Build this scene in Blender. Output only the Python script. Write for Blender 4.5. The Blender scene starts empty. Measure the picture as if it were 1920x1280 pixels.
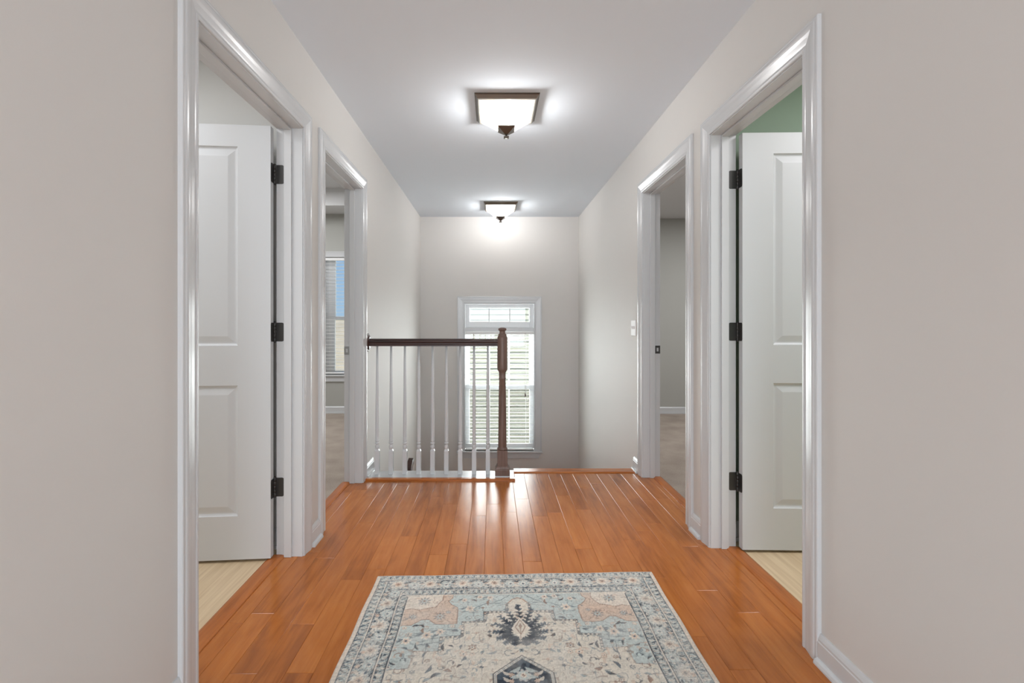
import bpy, bmesh, math, random
import numpy as np
from mathutils import Vector, Matrix

# ------------------------------------------------------------------ camera, sky, sun, lights, exposure
scn = bpy.context.scene
COL = scn.collection
F = 880.0                                   # focal length in pixels of a 1920 wide frame
cam_d = bpy.data.cameras.new('camera')
cam = bpy.data.objects.new('camera', cam_d); COL.objects.link(cam)
cam.location = (0, 0, 1.12); cam.rotation_euler = (math.pi / 2, 0, 0)
cam_d.sensor_fit = 'HORIZONTAL'; cam_d.sensor_width = 36.0
cam_d.lens = F / 1920 * 36.0
cam_d.shift_x = 36 / 1920; cam_d.shift_y = -37 / 1920
cam_d.clip_start = 0.02
scn.camera = cam

scn.view_settings.view_transform = 'Standard'
scn.view_settings.look = 'None'
scn.view_settings.gamma = 1.0
scn.view_settings.use_curve_mapping = False
scn.view_settings.exposure = 0.0

W = bpy.data.worlds.new('world'); scn.world = W; W.use_nodes = True
wn = W.node_tree.nodes; wl = W.node_tree.links
wn.clear()
w_out = wn.new('ShaderNodeOutputWorld'); w_bg = wn.new('ShaderNodeBackground')
w_tc = wn.new('ShaderNodeTexCoord'); w_sep = wn.new('ShaderNodeSeparateXYZ'); w_rmp = wn.new('ShaderNodeValToRGB')
w_rmp.color_ramp.elements[0].position = 0.0; w_rmp.color_ramp.elements[0].color = (0.50, 0.73, 1.0, 1)
w_rmp.color_ramp.elements[1].position = 0.5; w_rmp.color_ramp.elements[1].color = (0.18, 0.42, 0.95, 1)
wl.new(w_tc.outputs['Generated'], w_sep.inputs[0]); wl.new(w_sep.outputs['Z'], w_rmp.inputs[0])
wl.new(w_rmp.outputs[0], w_bg.inputs[0]); wl.new(w_bg.outputs[0], w_out.inputs[0])
w_bg.inputs[1].default_value = 0.85


def lamp(name, kind, loc, energy, color=(1, 1, 1), size=None, size_y=None, rot=(0, 0, 0), radius=None):
    d = bpy.data.lights.new(name, kind); d.energy = energy; d.color = color
    if kind == 'AREA':
        d.shape = 'RECTANGLE'; d.size = size; d.size_y = size_y
    if radius is not None and kind != 'AREA':
        if kind == 'SUN': d.angle = radius
        else: d.shadow_soft_size = radius
    o = bpy.data.objects.new(name, d); o.location = loc; o.rotation_euler = rot; COL.objects.link(o)
    return o


R = math.radians
sun = lamp('sun', 'SUN', (3, -8, 12), 4.3, (1.0, 0.95, 0.86), rot=(R(38), 0, R(12)), radius=R(0.6))
# unseen area fill, added behind the camera to light the hall
lamp('rear_fill', 'AREA', (0.085, -2.9, 1.35), 86, (0.90, 0.965, 1.0), 1.9, 2.0, rot=(R(90), 0, 0))
# unseen fill lights added in the four rooms; daylight at the stair window
lamp('left_bathroom_fill', 'AREA', (-2.0, 1.3, 2.42), 20, (0.97, 0.98, 1.0), 0.9, 0.9)
lamp('right_bathroom_fill', 'AREA', (2.2, 1.35, 2.42), 29, (1.0, 0.97, 1.0), 0.9, 0.9)
lamp('left_bedroom_fill', 'AREA', (-2.5, 4.2, 2.6), 49, (0.97, 0.98, 1.0), 1.4, 1.4)
lamp('right_bedroom_fill', 'AREA', (2.6, 4.1, 2.36), 36, (0.98, 0.98, 1.0), 1.2, 1.2)
lamp('stair_window_daylight', 'AREA', (0.084, 6.40, 0.5), 112, (0.95, 0.98, 1.0), 1.0, 1.9, rot=(R(-90), 0, 0))

# ------------------------------------------------------------------ materials
def new_mat(name):
    m = bpy.data.materials.new(name); m.use_nodes = True
    nt = m.node_tree; b = nt.nodes.get('Principled BSDF')
    return m, nt, b


def s2l(r, g, b):
    f = lambda c: (c / 255 / 12.92) if c / 255 <= 0.04045 else ((c / 255 + 0.055) / 1.055) ** 2.4
    return (f(r), f(g), f(b), 1)


def paint(name, rgb, rough=0.5, bump=0.0, scale=300.0, spec=0.5, var=0.03):
    """painted surface: flat colour with faint mottling and roller texture"""
    m, nt, b = new_mat(name)
    tc = nt.nodes.new('ShaderNodeTexCoord')
    n1 = nt.nodes.new('ShaderNodeTexNoise'); n1.inputs['Scale'].default_value = 2.2; n1.inputs['Detail'].default_value = 3
    nt.links.new(tc.outputs['Object'], n1.inputs['Vector'])
    mx = nt.nodes.new('ShaderNodeMix'); mx.data_type = 'RGBA'
    c = Vector(rgb[:3])
    mx.inputs[6].default_value = (*(c * (1 - var)), 1); mx.inputs[7].default_value = (*(c * (1 + var)), 1)
    nt.links.new(n1.outputs[0], mx.inputs[0]); nt.links.new(mx.outputs[2], b.inputs['Base Color'])
    b.inputs['Roughness'].default_value = rough
    b.inputs['Specular IOR Level'].default_value = spec
    if bump:
        n2 = nt.nodes.new('ShaderNodeTexNoise'); n2.inputs['Scale'].default_value = scale
        nt.links.new(tc.outputs['Object'], n2.inputs['Vector'])
        bp = nt.nodes.new('ShaderNodeBump'); bp.inputs['Strength'].default_value = bump; bp.inputs['Distance'].default_value = 0.002
        nt.links.new(n2.outputs[0], bp.inputs['Height']); nt.links.new(bp.outputs[0], b.inputs['Normal'])
    return m


def wood(name, dark, mid, light, rough=0.3, stretch=(45, 3.0, 45), axis_obj=True, attr=None, coat=0.0, figure=0.35):
    m, nt, b = new_mat(name)
    N = nt.nodes.new; L = nt.links.new
    tc = N('ShaderNodeTexCoord')
    mp = N('ShaderNodeMapping'); mp.inputs['Scale'].default_value = stretch
    L(tc.outputs['Object'], mp.inputs['Vector'])
    vec = mp.outputs[0]
    if attr:
        at = N('ShaderNodeAttribute'); at.attribute_name = attr
        sc = N('ShaderNodeVectorMath'); sc.operation = 'MULTIPLY_ADD'
        sc.inputs[1].default_value = (37, 53, 11)
        L(at.outputs['Color'], sc.inputs[0]); L(mp.outputs[0], sc.inputs[2]); vec = sc.outputs[0]
    n1 = N('ShaderNodeTexNoise'); n1.inputs['Scale'].default_value = 1.0; n1.inputs['Detail'].default_value = 6; n1.inputs['Roughness'].default_value = 0.6
    n1.inputs['Distortion'].default_value = 0.6
    L(vec, n1.inputs['Vector'])
    mp2 = N('ShaderNodeVectorMath'); mp2.operation = 'MULTIPLY'; mp2.inputs[1].default_value = (0.22, 0.9, 0.22)
    L(vec, mp2.inputs[0])
    n2 = N('ShaderNodeTexNoise'); n2.inputs['Scale'].default_value = 1.0; n2.inputs['Detail'].default_value = 4; n2.inputs['Distortion'].default_value = 1.5
    L(mp2.outputs[0], n2.inputs['Vector'])
    add = N('ShaderNodeMix'); add.data_type = 'FLOAT'; add.inputs[0].default_value = figure
    L(n1.outputs[0], add.inputs[2]); L(n2.outputs[0], add.inputs[3])
    val = add.outputs[0]
    if attr:
        sp = N('ShaderNodeSeparateColor'); L(at.outputs['Color'], sp.inputs[0])
        ma = N('ShaderNodeMath'); ma.operation = 'MULTIPLY_ADD'; ma.inputs[1].default_value = 0.16
        L(sp.outputs[0], ma.inputs[0])
        sb = N('ShaderNodeMath'); sb.operation = 'SUBTRACT'; sb.inputs[1].default_value = 0.08
        L(val, sb.inputs[0]); L(sb.outputs[0], ma.inputs[2]); val = ma.outputs[0]
    rp = N('ShaderNodeValToRGB')
    e = rp.color_ramp.elements
    e[0].position = 0.25; e[0].color = dark
    e[1].position = 0.75; e[1].color = light
    k = e.new(0.48); k.color = mid
    L(val, rp.inputs[0]); L(rp.outputs[0], b.inputs['Base Color'])
    b.inputs['Roughness'].default_value = rough
    b.inputs['Coat Weight'].default_value = coat; b.inputs['Coat Roughness'].default_value = 0.12
    bp = N('ShaderNodeBump'); bp.inputs['Strength'].default_value = 0.08; bp.inputs['Distance'].default_value = 0.001
    L(n1.outputs[0], bp.inputs['Height']); L(bp.outputs[0], b.inputs['Normal'])
    return m


M = {}
M['wall'] = paint('greige_wall_paint', (0.700, 0.676, 0.648), 0.6, 0.05, spec=0.25, var=0.012)
M['ceiling'] = paint('ceiling_paint', (0.79, 0.835, 0.885), 0.9, 0.05, spec=0.1, var=0.01)
M['white'] = paint('white_trim_paint', (0.64, 0.65, 0.66), 0.26, 0.0, var=0.008)
M['door'] = paint('white_door_paint', (0.67, 0.69, 0.71), 0.38, 0.02, 120, var=0.008)
M['plastic'] = paint('white_plastic', (0.90, 0.90, 0.90), 0.5, var=0.005)
M['vinyl'] = paint('white_window_vinyl', (0.85, 0.86, 0.87), 0.35, var=0.005)
M['slat'] = paint('white_blind_slat', (0.88, 0.88, 0.87), 0.4, var=0.01)
M['grey_wall'] = paint('grey_room_paint', (0.46, 0.46, 0.43), 0.7, 0.05, spec=0.2, var=0.012)
M['bath_wall'] = paint('pale_grey_bathroom_paint', (0.74, 0.74, 0.72), 0.7, 0.05, spec=0.2, var=0.012)
M['green_wall'] = paint('green_room_paint', (0.315, 0.405, 0.315), 0.7, 0.05, spec=0.2, var=0.015)
M['room_ceiling'] = paint('room_ceiling_paint', (0.70, 0.70, 0.70), 0.9, var=0.01)
M['bronze'] = paint('dark_bronze_metal', (0.16, 0.14, 0.115), 0.34, 0.0, var=0.12)
M['bronze'].node_tree.nodes['Principled BSDF'].inputs['Metallic'].default_value = 0.75
M['hinge'] = paint('oil_rubbed_hinge_metal', (0.070, 0.068, 0.066), 0.42, 0.0, var=0.1)
M['hinge'].node_tree.nodes['Principled BSDF'].inputs['Metallic'].default_value = 0.6
M['nickel'] = paint('brushed_nickel', (0.42, 0.42, 0.42), 0.35, 0.0, var=0.05)
M['nickel'].node_tree.nodes['Principled BSDF'].inputs['Metallic'].default_value = 0.8
M['floor'] = wood('hickory_floor_boards', s2l(138, 74, 24), s2l(178, 103, 40), s2l(198, 122, 54), 0.21, (38, 3.2, 38), attr='tone', figure=0.34)
M['trimwood'] = wood('stained_transition_wood', s2l(130, 68, 24), s2l(178, 102, 44), s2l(200, 124, 60), 0.3, (50, 3, 50))
M['nosing'] = wood('stained_nosing_wood', s2l(130, 68, 24), s2l(182, 104, 46), s2l(202, 126, 62), 0.25, (3, 50, 50))
M['darkwood'] = wood('dark_walnut_stain', s2l(40, 20, 15), s2l(66, 38, 30), s2l(96, 62, 52), 0.34, (60, 60, 4))
M['newelwood'] = wood('hazed_newel_stain', s2l(82, 61, 53), s2l(112, 89, 79), s2l(138, 113, 103), 0.42, (60, 60, 4))  # lighter than the rail stain: window haze mixed into the colour
M['darkrail'] = wood('dark_walnut_rail', s2l(26, 12, 9), s2l(46, 24, 19), s2l(78, 46, 38), 0.42, (4, 60, 60))


def vinyl_floor():
    m, nt, b = new_mat('beige_vinyl_floor')
    N = nt.nodes.new; L = nt.links.new
    tc = N('ShaderNodeTexCoord'); mp = N('ShaderNodeMapping'); mp.inputs['Scale'].default_value = (70, 2.5, 1)
    L(tc.outputs['Object'], mp.inputs[0])
    n = N('ShaderNodeTexNoise'); n.inputs['Scale'].default_value = 1; n.inputs['Detail'].default_value = 5
    L(mp.outputs[0], n.inputs['Vector'])
    rp = N('ShaderNodeValToRGB'); rp.color_ramp.elements[0].position = 0.3; rp.color_ramp.elements[1].position = 0.72
    rp.color_ramp.elements[0].color = s2l(212, 186, 150); rp.color_ramp.elements[1].color = s2l(234, 212, 178)
    L(n.outputs[0], rp.inputs[0]); L(rp.outputs[0], b.inputs['Base Color']); b.inputs['Roughness'].default_value = 0.45
    return m


def carpet():
    m, nt, b = new_mat('taupe_carpet')
    N = nt.nodes.new; L = nt.links.new
    tc = N('ShaderNodeTexCoord')
    n = N('ShaderNodeTexNoise'); n.inputs['Scale'].default_value = 190; n.inputs['Detail'].default_value = 3
    n2 = N('ShaderNodeTexNoise'); n2.inputs['Scale'].default_value = 5; n2.inputs['Detail'].default_value = 3
    L(tc.outputs['Object'], n.inputs['Vector']); L(tc.outputs['Object'], n2.inputs['Vector'])
    ad = N('ShaderNodeMix'); ad.data_type = 'FLOAT'; ad.inputs[0].default_value = 0.4
    L(n.outputs[0], ad.inputs[2]); L(n2.outputs[0], ad.inputs[3])
    rp = N('ShaderNodeValToRGB'); rp.color_ramp.elements[0].position = 0.3; rp.color_ramp.elements[1].position = 0.7
    rp.color_ramp.elements[0].color = s2l(142, 130, 120); rp.color_ramp.elements[1].color = s2l(192, 180, 168)
    L(ad.outputs[0], rp.inputs[0]); L(rp.outputs[0], b.inputs['Base Color']); b.inputs['Roughness'].default_value = 1.0
    b.inputs['Specular IOR Level'].default_value = 0.05
    bp = N('ShaderNodeBump'); bp.inputs['Strength'].default_value = 0.6; bp.inputs['Distance'].default_value = 0.004
    L(n.outputs[0], bp.inputs['Height']); L(bp.outputs[0], b.inputs['Normal'])
    return m


M['vinylfloor'] = vinyl_floor(); M['carpet'] = carpet()


def glass_pane():
    m, nt, b = new_mat('clear_window_glass')
    nt.nodes.remove(b)
    N = nt.nodes.new; L = nt.links.new
    out = nt.nodes['Material Output']
    t = N('ShaderNodeBsdfTransparent'); t.inputs[0].default_value = (0.95, 0.97, 0.96, 1)
    g = N('ShaderNodeBsdfGlossy'); g.inputs['Roughness'].default_value = 0.02
    mx = N('ShaderNodeMixShader'); mx.inputs[0].default_value = 0.05
    L(t.outputs[0], mx.inputs[1]); L(g.outputs[0], mx.inputs[2]); L(mx.outputs[0], out.inputs[0])
    return m


def screen_mesh():
    m, nt, b = new_mat('insect_screen_mesh')
    N = nt.nodes.new; L = nt.links.new
    out = nt.nodes['Material Output']
    t = N('ShaderNodeBsdfTransparent')
    b.inputs['Base Color'].default_value = (0.10, 0.085, 0.06, 1); b.inputs['Roughness'].default_value = 0.8
    mx = N('ShaderNodeMixShader'); mx.inputs[0].default_value = 0.24
    L(t.outputs[0], mx.inputs[1]); L(b.outputs[0], mx.inputs[2]); L(mx.outputs[0], out.inputs[0])
    return m


def alabaster():
    """lit alabaster glass with its own cloudy streaks"""
    m, nt, b = new_mat('lit_alabaster_glass')
    N = nt.nodes.new; L = nt.links.new
    tc = N('ShaderNodeTexCoord'); n = N('ShaderNodeTexNoise'); n.inputs['Scale'].default_value = 9; n.inputs['Detail'].default_value = 2; n.inputs['Distortion'].default_value = 1.2
    L(tc.outputs['Object'], n.inputs['Vector'])
    rp = N('ShaderNodeValToRGB')
    e = rp.color_ramp.elements
    e[0].position = 0.40; e[0].color = (0.90, 0.76, 0.64, 1)
    e[1].position = 0.60; e[1].color = (3.2, 3.0, 2.7, 1)
    k = e.new(0.48); k.color = (1.1, 1.0, 0.90, 1)
    L(n.outputs[0], rp.inputs[0]); L(rp.outputs[0], b.inputs['Emission Color'])
    b.inputs['Emission Strength'].default_value = 1.0
    b.inputs['Base Color'].default_value = (0.85, 0.8, 0.74, 1); b.inputs['Roughness'].default_value = 0.3
    t = N('ShaderNodeBsdfTransparent'); mx = N('ShaderNodeMixShader'); mx.inputs[0].default_value = 0.75
    L(t.outputs[0], mx.inputs[1]); L(b.outputs[0], mx.inputs[2]); L(mx.outputs[0], nt.nodes['Material Output'].inputs[0])
    return m


M['glass'] = glass_pane(); M['screen'] = screen_mesh(); M['alabaster'] = alabaster()


def siding_mat(name, c):
    return paint(name, c, 0.7, 0.03, 60, var=0.05)


M['siding'] = siding_mat('cream_lap_siding', (0.56, 0.55, 0.43))
M['shingle'] = paint('tan_roof_shingle', (0.52, 0.44, 0.33), 0.9, 0.3, 80, var=0.25)
M['gutter'] = paint('white_gutter', (0.8, 0.8, 0.8), 0.5)
M['lawn'] = paint('lawn_green', (0.10, 0.16, 0.05), 0.95, 0.4, 60, var=0.3)

# ------------------------------------------------------------------ mesh helpers
class MB:
    """collects vertices and faces of ONE mesh"""
    def __init__(self): self.v = []; self.f = []; self.sm = []
    def quad(self, *p, smooth=False):
        n = len(self.v); self.v += [tuple(q) for q in p]; self.f.append(tuple(range(n, n + len(p)))); self.sm.append(smooth)
    def box(self, x0, x1, y0, y1, z0, z1, bev=0.0):
        if bev <= 0:
            n = len(self.v)
            self.v += [(x, y, z) for z in (z0, z1) for (x, y) in ((x0, y0), (x1, y0), (x1, y1), (x0, y1))]
            for q in ((3, 2, 1, 0), (4, 5, 6, 7), (0, 1, 5, 4), (1, 2, 6, 5), (2, 3, 7, 6), (3, 0, 4, 7)):
                self.f.append(tuple(n + i for i in q)); self.sm.append(False)
        else:
            bm = bmesh.new(); bmesh.ops.create_cube(bm, size=1)
            for v in bm.verts:
                v.co = Vector(((x0 + x1) / 2 + v.co.x * (x1 - x0), (y0 + y1) / 2 + v.co.y * (y1 - y0), (z0 + z1) / 2 + v.co.z * (z1 - z0)))
            bmesh.ops.bevel(bm, geom=bm.edges[:], offset=bev, segments=2, profile=0.5, affect='EDGES', clamp_overlap=True)
            self.bm(bm); bm.free()
    def bm(self, bm, mat=None):
        n = len(self.v); bm.verts.index_update()
        for v in bm.verts: self.v.append(tuple(mat @ v.co if mat else v.co))
        for f in bm.faces: self.f.append(tuple(n + v.index for v in f.verts)); self.sm.append(f.smooth)
    def loft(self, rings, closed=True, caps=True, smooth=False):
        k = len(rings[0]); n = len(self.v)
        for r in rings: self.v += [tuple(p) for p in r]
        for i in range(len(rings) - 1):
            for j in range(k if closed else k - 1):
                a, b = n + i * k + j, n + i * k + (j + 1) % k
                self.f.append((a, b, b + k, a + k)); self.sm.append(smooth)
        if caps:
            self.f.append(tuple(n + j for j in reversed(range(k)))); self.sm.append(False)
            self.f.append(tuple(n + (len(rings) - 1) * k + j for j in range(k))); self.sm.append(False)
    def lathe(self, cx, cy, prof, seg=24, axis='z', smooth=True):
        rings = []
        for r, z in prof:
            ring = []
            for i in range(seg):
                a = 2 * math.pi * i / seg
                p = (r * math.cos(a), r * math.sin(a))
                if axis == 'z': ring.append((cx + p[0], cy + p[1], z))
                elif axis == 'x': ring.append((z, cx + p[0], cy + p[1]))
                else: ring.append((cx + p[0], z, cy + p[1]))
            rings.append(ring)
        self.loft(rings, smooth=smooth)
    def build(self, name, mat, parent=None, kind=None, recalc=True, loc=None):
        me = bpy.data.meshes.new(name)
        v = self.v
        if loc is not None:
            v = [(p[0] - loc[0], p[1] - loc[1], p[2] - loc[2]) for p in v]
        me.from_pydata(v, [], self.f)
        me.polygons.foreach_set('use_smooth', self.sm)
        me.materials.append(mat)
        if recalc:
            bm = bmesh.new(); bm.from_mesh(me)
            bmesh.ops.recalc_face_normals(bm, faces=bm.faces[:]); bm.to_mesh(me); bm.free()
        o = bpy.data.objects.new(name, me); COL.objects.link(o)
        if loc is not None: o.location = loc
        if parent is not None: o.parent = parent
        if kind: o['kind'] = kind
        return o


def tag(o, label=None, cat=None, group=None, kind=None):
    if label: o['label'] = label
    if cat: o['category'] = cat
    if group: o['group'] = group
    if kind: o['kind'] = kind
    return o


def empty(name, loc=(0, 0, 0), **k):
    o = bpy.data.objects.new(name, None); o.location = loc; o.empty_display_size = 0.1; COL.objects.link(o)
    return tag(o, **k)


def child(mb, name, mat, root):
    """a part built in world coordinates under a root that stands away from the origin"""
    o = mb.build(name, mat, root)
    o.matrix_parent_inverse = Matrix.Translation(-Vector(root.location))
    return o


# ------------------------------------------------------------------ dimensions
XL, XR = -0.91, 1.08            # hall faces of the side walls
TL, TR = -1.03, 1.20            # room faces
CEIL = 2.44
YEND, YBACK = 5.91, -3.2
ZTOP = 2.047                    # head of the casing's inner edge
CW = 0.085                      # casing width
DOORS = {1: ('L', 1.44, 2.245), 2: ('L', 2.53, 3.265), 3: ('R', 1.627, 2.327), 4: ('R', 2.61, 3.378)}
ZLOW = -2.9

# ------------------------------------------------------------------ walls, ceiling
def side_wall(name, x0, x1, doors):
    m = MB(); y = YBACK
    for a, b in doors:
        a2, b2 = a - 0.012, b + 0.012
        m.box(x0, x1, y, a2, ZLOW, CEIL)
        m.box(x0, x1, a2, b2, ZTOP + 0.012, CEIL)
        m.box(x0, x1, a2, b2, ZLOW, -0.03)
        y = b2
    m.box(x0, x1, y, YEND, ZLOW, CEIL)
    return m.build(name, M['wall'], kind='structure')


tag(side_wall('wall_left', TL, XL, [DOORS[1][1:], DOORS[2][1:]]), 'pale greige painted wall on the left side of the hallway', 'wall')
tag(side_wall('wall_right', XR, TR, [DOORS[3][1:], DOORS[4][1:]]), 'pale greige painted wall on the right side of the hallway', 'wall')

WX0, WX1, WZ0, WZ1 = -0.363, 0.531, -0.505, 1.355       # stair window opening
m = MB()
m.box(TL, WX0, YEND, YEND + 0.16, ZLOW, CEIL); m.box(WX1, TR, YEND, YEND + 0.16, ZLOW, CEIL)
m.box(WX0, WX1, YEND, YEND + 0.16, ZLOW, WZ0); m.box(WX0, WX1, YEND, YEND + 0.16, WZ1, CEIL)
tag(m.build('wall_far', M['wall'], kind='structure'), 'greige end wall above the stairs with the white window', 'wall')
m = MB()
m.box(TL, -0.9, YBACK - 0.15, YBACK, -0.3, CEIL); m.box(1.07, TR, YBACK - 0.15, YBACK, -0.3, CEIL)
m.box(-0.9, 1.07, YBACK - 0.15, YBACK, -0.3, 0.3); m.box(-0.9, 1.07, YBACK - 0.15, YBACK, 2.38, CEIL)  # unseen opening, added to frame the fill light behind the camera
m.build('wall_back', M['wall'], kind='structure')
m = MB(); m.box(TL, TR, YBACK - 0.15, YEND + 0.16, CEIL, CEIL + 0.2)
tag(m.build('ceiling', M['ceiling'], kind='structure'), 'smooth pale grey hallway ceiling', 'ceiling')

# ------------------------------------------------------------------ hardwood floor, board by board in one mesh
def plank_floor():
    rng = random.Random(11)
    v = []; f = []; tone = []
    PW = 0.089; b = 0.0014; zt = 0.0
    xs0, xs1 = -0.9945, 1.1555

    def board(x0, x1, y0, y1):
        if x1 - x0 < 0.006 or y1 - y0 < 0.01: return
        n = len(v); t = (rng.random(), rng.random(), rng.random(), 1)
        dz = rng.uniform(-0.00025, 0.00025); ty = rng.uniform(-0.0004, 0.0004)
        zz = lambda x: zt + dz + ty * ((x - x0) / (x1 - x0) - 0.5) * 2
        g = 0.0003
        outer = [(x0 + g, y0 + g), (x1 - g, y0 + g), (x1 - g, y1 - g), (x0 + g, y1 - g)]
        inner = [(x0 + g + b, y0 + g + b), (x1 - g - b, y0 + g + b), (x1 - g - b, y1 - g - b), (x0 + g + b, y1 - g - b)]
        for p in outer: v.append((p[0], p[1], -0.018))
        for p in outer: v.append((p[0], p[1], zt - b * 0.8))
        for p in inner: v.append((p[0], p[1], zz(p[0])))
        F_ = [(n + 8, n + 9, n + 10, n + 11)]
        for i in range(4):
            j = (i + 1) % 4
            F_.append((n + i, n + j, n + 4 + j, n + 4 + i)); F_.append((n + 4 + i, n + 4 + j, n + 8 + j, n + 8 + i))
        for q in F_: f.append(q); tone.append(t)

    k0 = math.floor((xs0 + 0.0385) / PW); x = -0.0385 + k0 * PW
    while x < xs1:
        a, c = max(x, xs0), min(x + PW, xs1)
        y = YBACK - rng.uniform(0, 1.0)
        yend = 3.50 if a > 0.10 else 3.315
        while y < yend:
            ln = rng.choice([0.35, 0.5, 0.62, 0.75, 0.9, 1.1, 1.25]) * rng.uniform(0.9, 1.1)
            board(a, c, max(y, YBACK), min(y + ln, yend)); y += ln
        x += PW
    n = len(v)
    # subfloor slab under the boards
    for (x0, x1, y0, y1) in ((xs0, xs1, YBACK, 3.315), (0.10, xs1, 3.315, 3.53)):
        mb = MB(); mb.box(x0, x1, y0, y1, -0.27, -0.006)
        n = len(v); v.extend(mb.v)
        for q in mb.f: f.append(tuple(n + i for i in q)); tone.append((0.1, 0.5, 0.5, 1))
    me = bpy.data.meshes.new('floor'); me.from_pydata(v, [], f)
    at = me.color_attributes.new('tone', 'FLOAT_COLOR', 'CORNER')
    buf = []
    for p, t in zip(me.polygons, tone): buf.extend(t * p.loop_total)
    at.data.foreach_set('color', buf)
    me.materials.append(M['floor'])
    bm = bmesh.new(); bm.from_mesh(me); bmesh.ops.recalc_face_normals(bm, faces=bm.faces[:]); bm.to_mesh(me); bm.free()
    o = bpy.data.objects.new('floor', me); COL.objects.link(o); o['kind'] = 'structure'
    return tag(o, 'glossy orange brown hardwood plank floor of the hallway', 'floor')


plank_floor()

# ------------------------------------------------------------------ rooms behind the doors
def room(side, x0, x1, y0, y1, zc, wallm, floorm, fname, hole=None, tray=None, base=0.095):
    """floor, three walls and ceiling of a side room; the hall wall closes it"""
    lo, hi = min(x0, x1), max(x0, x1)
    t = 0.07
    nm = {'L1': 'left_bathroom', 'L2': 'left_bedroom', 'R1': 'right_bathroom', 'R2': 'right_bedroom'}[side]
    fl = MB(); fl.box(lo, hi, y0, y1, -0.2, 0.0); fl.build('floor_' + nm, floorm, kind='structure')
    w = MB()
    w.box(lo - t, hi + t, y0 - t, y0, -0.2, zc + 0.3)
    if hole:
        hx0, hx1, hz0, hz1 = hole
        w.box(lo - t, hx0, y1, y1 + t, -0.2, zc + 0.3); w.box(hx1, hi, y1, y1 + t, -0.2, zc + 0.3)
        w.box(hx0, hx1, y1, y1 + t, -0.2, hz0); w.box(hx0, hx1, y1, y1 + t, hz1, zc + 0.3)
    else:
        w.box(lo, hi, y1, y1 + t, -0.2, zc + 0.3)
    xo = lo if x0 < 0 else hi
    w.box(min(xo, xo + (-t if x0 < 0 else t)), max(xo, xo + (-t if x0 < 0 else t)), y0, y1, -0.2, zc + 0.3)
    w.build('wall_' + nm, wallm, kind='structure')
    c = MB()
    if tray:
        b_, h_ = tray
        c.box(lo, hi, y1 - b_, y1, zc, zc + 0.3); c.box(lo, hi, y0, y0 + b_, zc, zc + 0.3)
        c.box(lo, lo + b_, y0 + b_, y1 - b_, zc, zc + 0.3); c.box(hi - b_, hi, y0 + b_, y1 - b_, zc, zc + 0.3)
        c.box(lo + b_, hi - b_, y0 + b_, y1 - b_, zc + h_, zc + 0.3)
    else:
        c.box(lo, hi, y0, y1, zc, zc + 0.3)
    c.build('ceiling_' + nm, M['room_ceiling'], kind='structure')
    b = MB()
    b.box(lo, hi, y1 - 0.013, y1, 0, base - 0.012); b.loft([[(x, y1, base - 0.012), (x, y1 - 0.013, base - 0.012), (x, y1 - 0.006, base), (x, y1, base)] for x in (lo, hi)])
    if base > 0.05:
        b.box(lo, hi, y1 - 0.026, y1 - 0.013, 0, 0.016)
    b.build('baseboard_' + nm, M['white'], kind='structure')


BW = (-2.10, -1.10, 0.473, 1.91)        # bedroom window opening
room('L1', -3.0, TL, 0.35, 2.335, 2.44, M['bath_wall'], M['vinylfloor'], 'vinyl')
room('L2', -4.4, TL, 2.47, 5.75, 2.44, M['grey_wall'], M['carpet'], 'carpet', hole=BW, tray=(0.42, 0.2), base=0.085)
room('R1', TR, 3.3, 0.35, 2.42, 2.44, M['green_wall'], M['vinylfloor'], 'vinyl')
room('R2', TR, 4.4, 2.56, 5.73, 2.38, M['grey_wall'], M['carpet'], 'carpet', base=0.082)

# ------------------------------------------------------------------ doors: casing, jamb, leaf, hinges, strike plate
CAS = [(0, 0), (0, 0.0075), (0.003, 0.0095), (0.011, 0.0105), (0.014, 0.0085), (0.020, 0.0085), (0.026, 0.0098), (0.040, 0.0125), (0.052, 0.0155),
       (0.060, 0.0168), (0.067, 0.0168), (0.071, 0.0155), (0.073, 0.0145), (0.079, 0.0150), (0.083, 0.0140), (0.085, 0.0115), (0.085, 0)]


def casing_mesh(y0, y1, zt, xw, s):
    """colonial casing swept round the opening with mitred corners; s = +1 sticks out towards +x"""
    m = MB(); P = lambda u, t, y, z: (xw + s * t, y, z)
    rings = []
    for st in range(4):
        ring = []
        for u, t in CAS:
            y = (y0 - u) if st < 2 else (y1 + u)
            z = 0.0 if st in (0, 3) else zt + u
            ring.append((xw + s * t, y, z))
        rings.append(ring)
    m.loft(rings)
    return m


def jamb_mesh(y0, y1, zt, xa, xb, s):
    """three jamb boards plus the stop; s = +1 when the room lies towards -x"""
    m = MB(); r = 0.005; th = 0.017
    lo, hi = min(xa, xb), max(xa, xb)
    m.box(lo, hi, y0 + r - th, y0 + r, 0, zt - r + th); m.box(lo, hi, y1 - r, y1 - r + th, 0, zt - r + th)
    m.box(lo, hi, y0 + r, y1 - r, zt - r, zt - r + th)
    # stop: starts 36 mm from the room edge, 34 mm wide, 11 mm proud
    e = xb + s * 0.038; e2 = e + s * 0.036
    l2, h2 = min(e, e2), max(e, e2)
    m.box(l2, h2, y0 + r, y0 + r + 0.011, 0, zt - r, 0.002); m.box(l2, h2, y1 - r - 0.011, y1 - r, 0, zt - r, 0.002)
    m.box(l2, h2, y0 + r + 0.011, y1 - r - 0.011, zt - r - 0.011, zt - r, 0.002)
    return m


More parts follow.
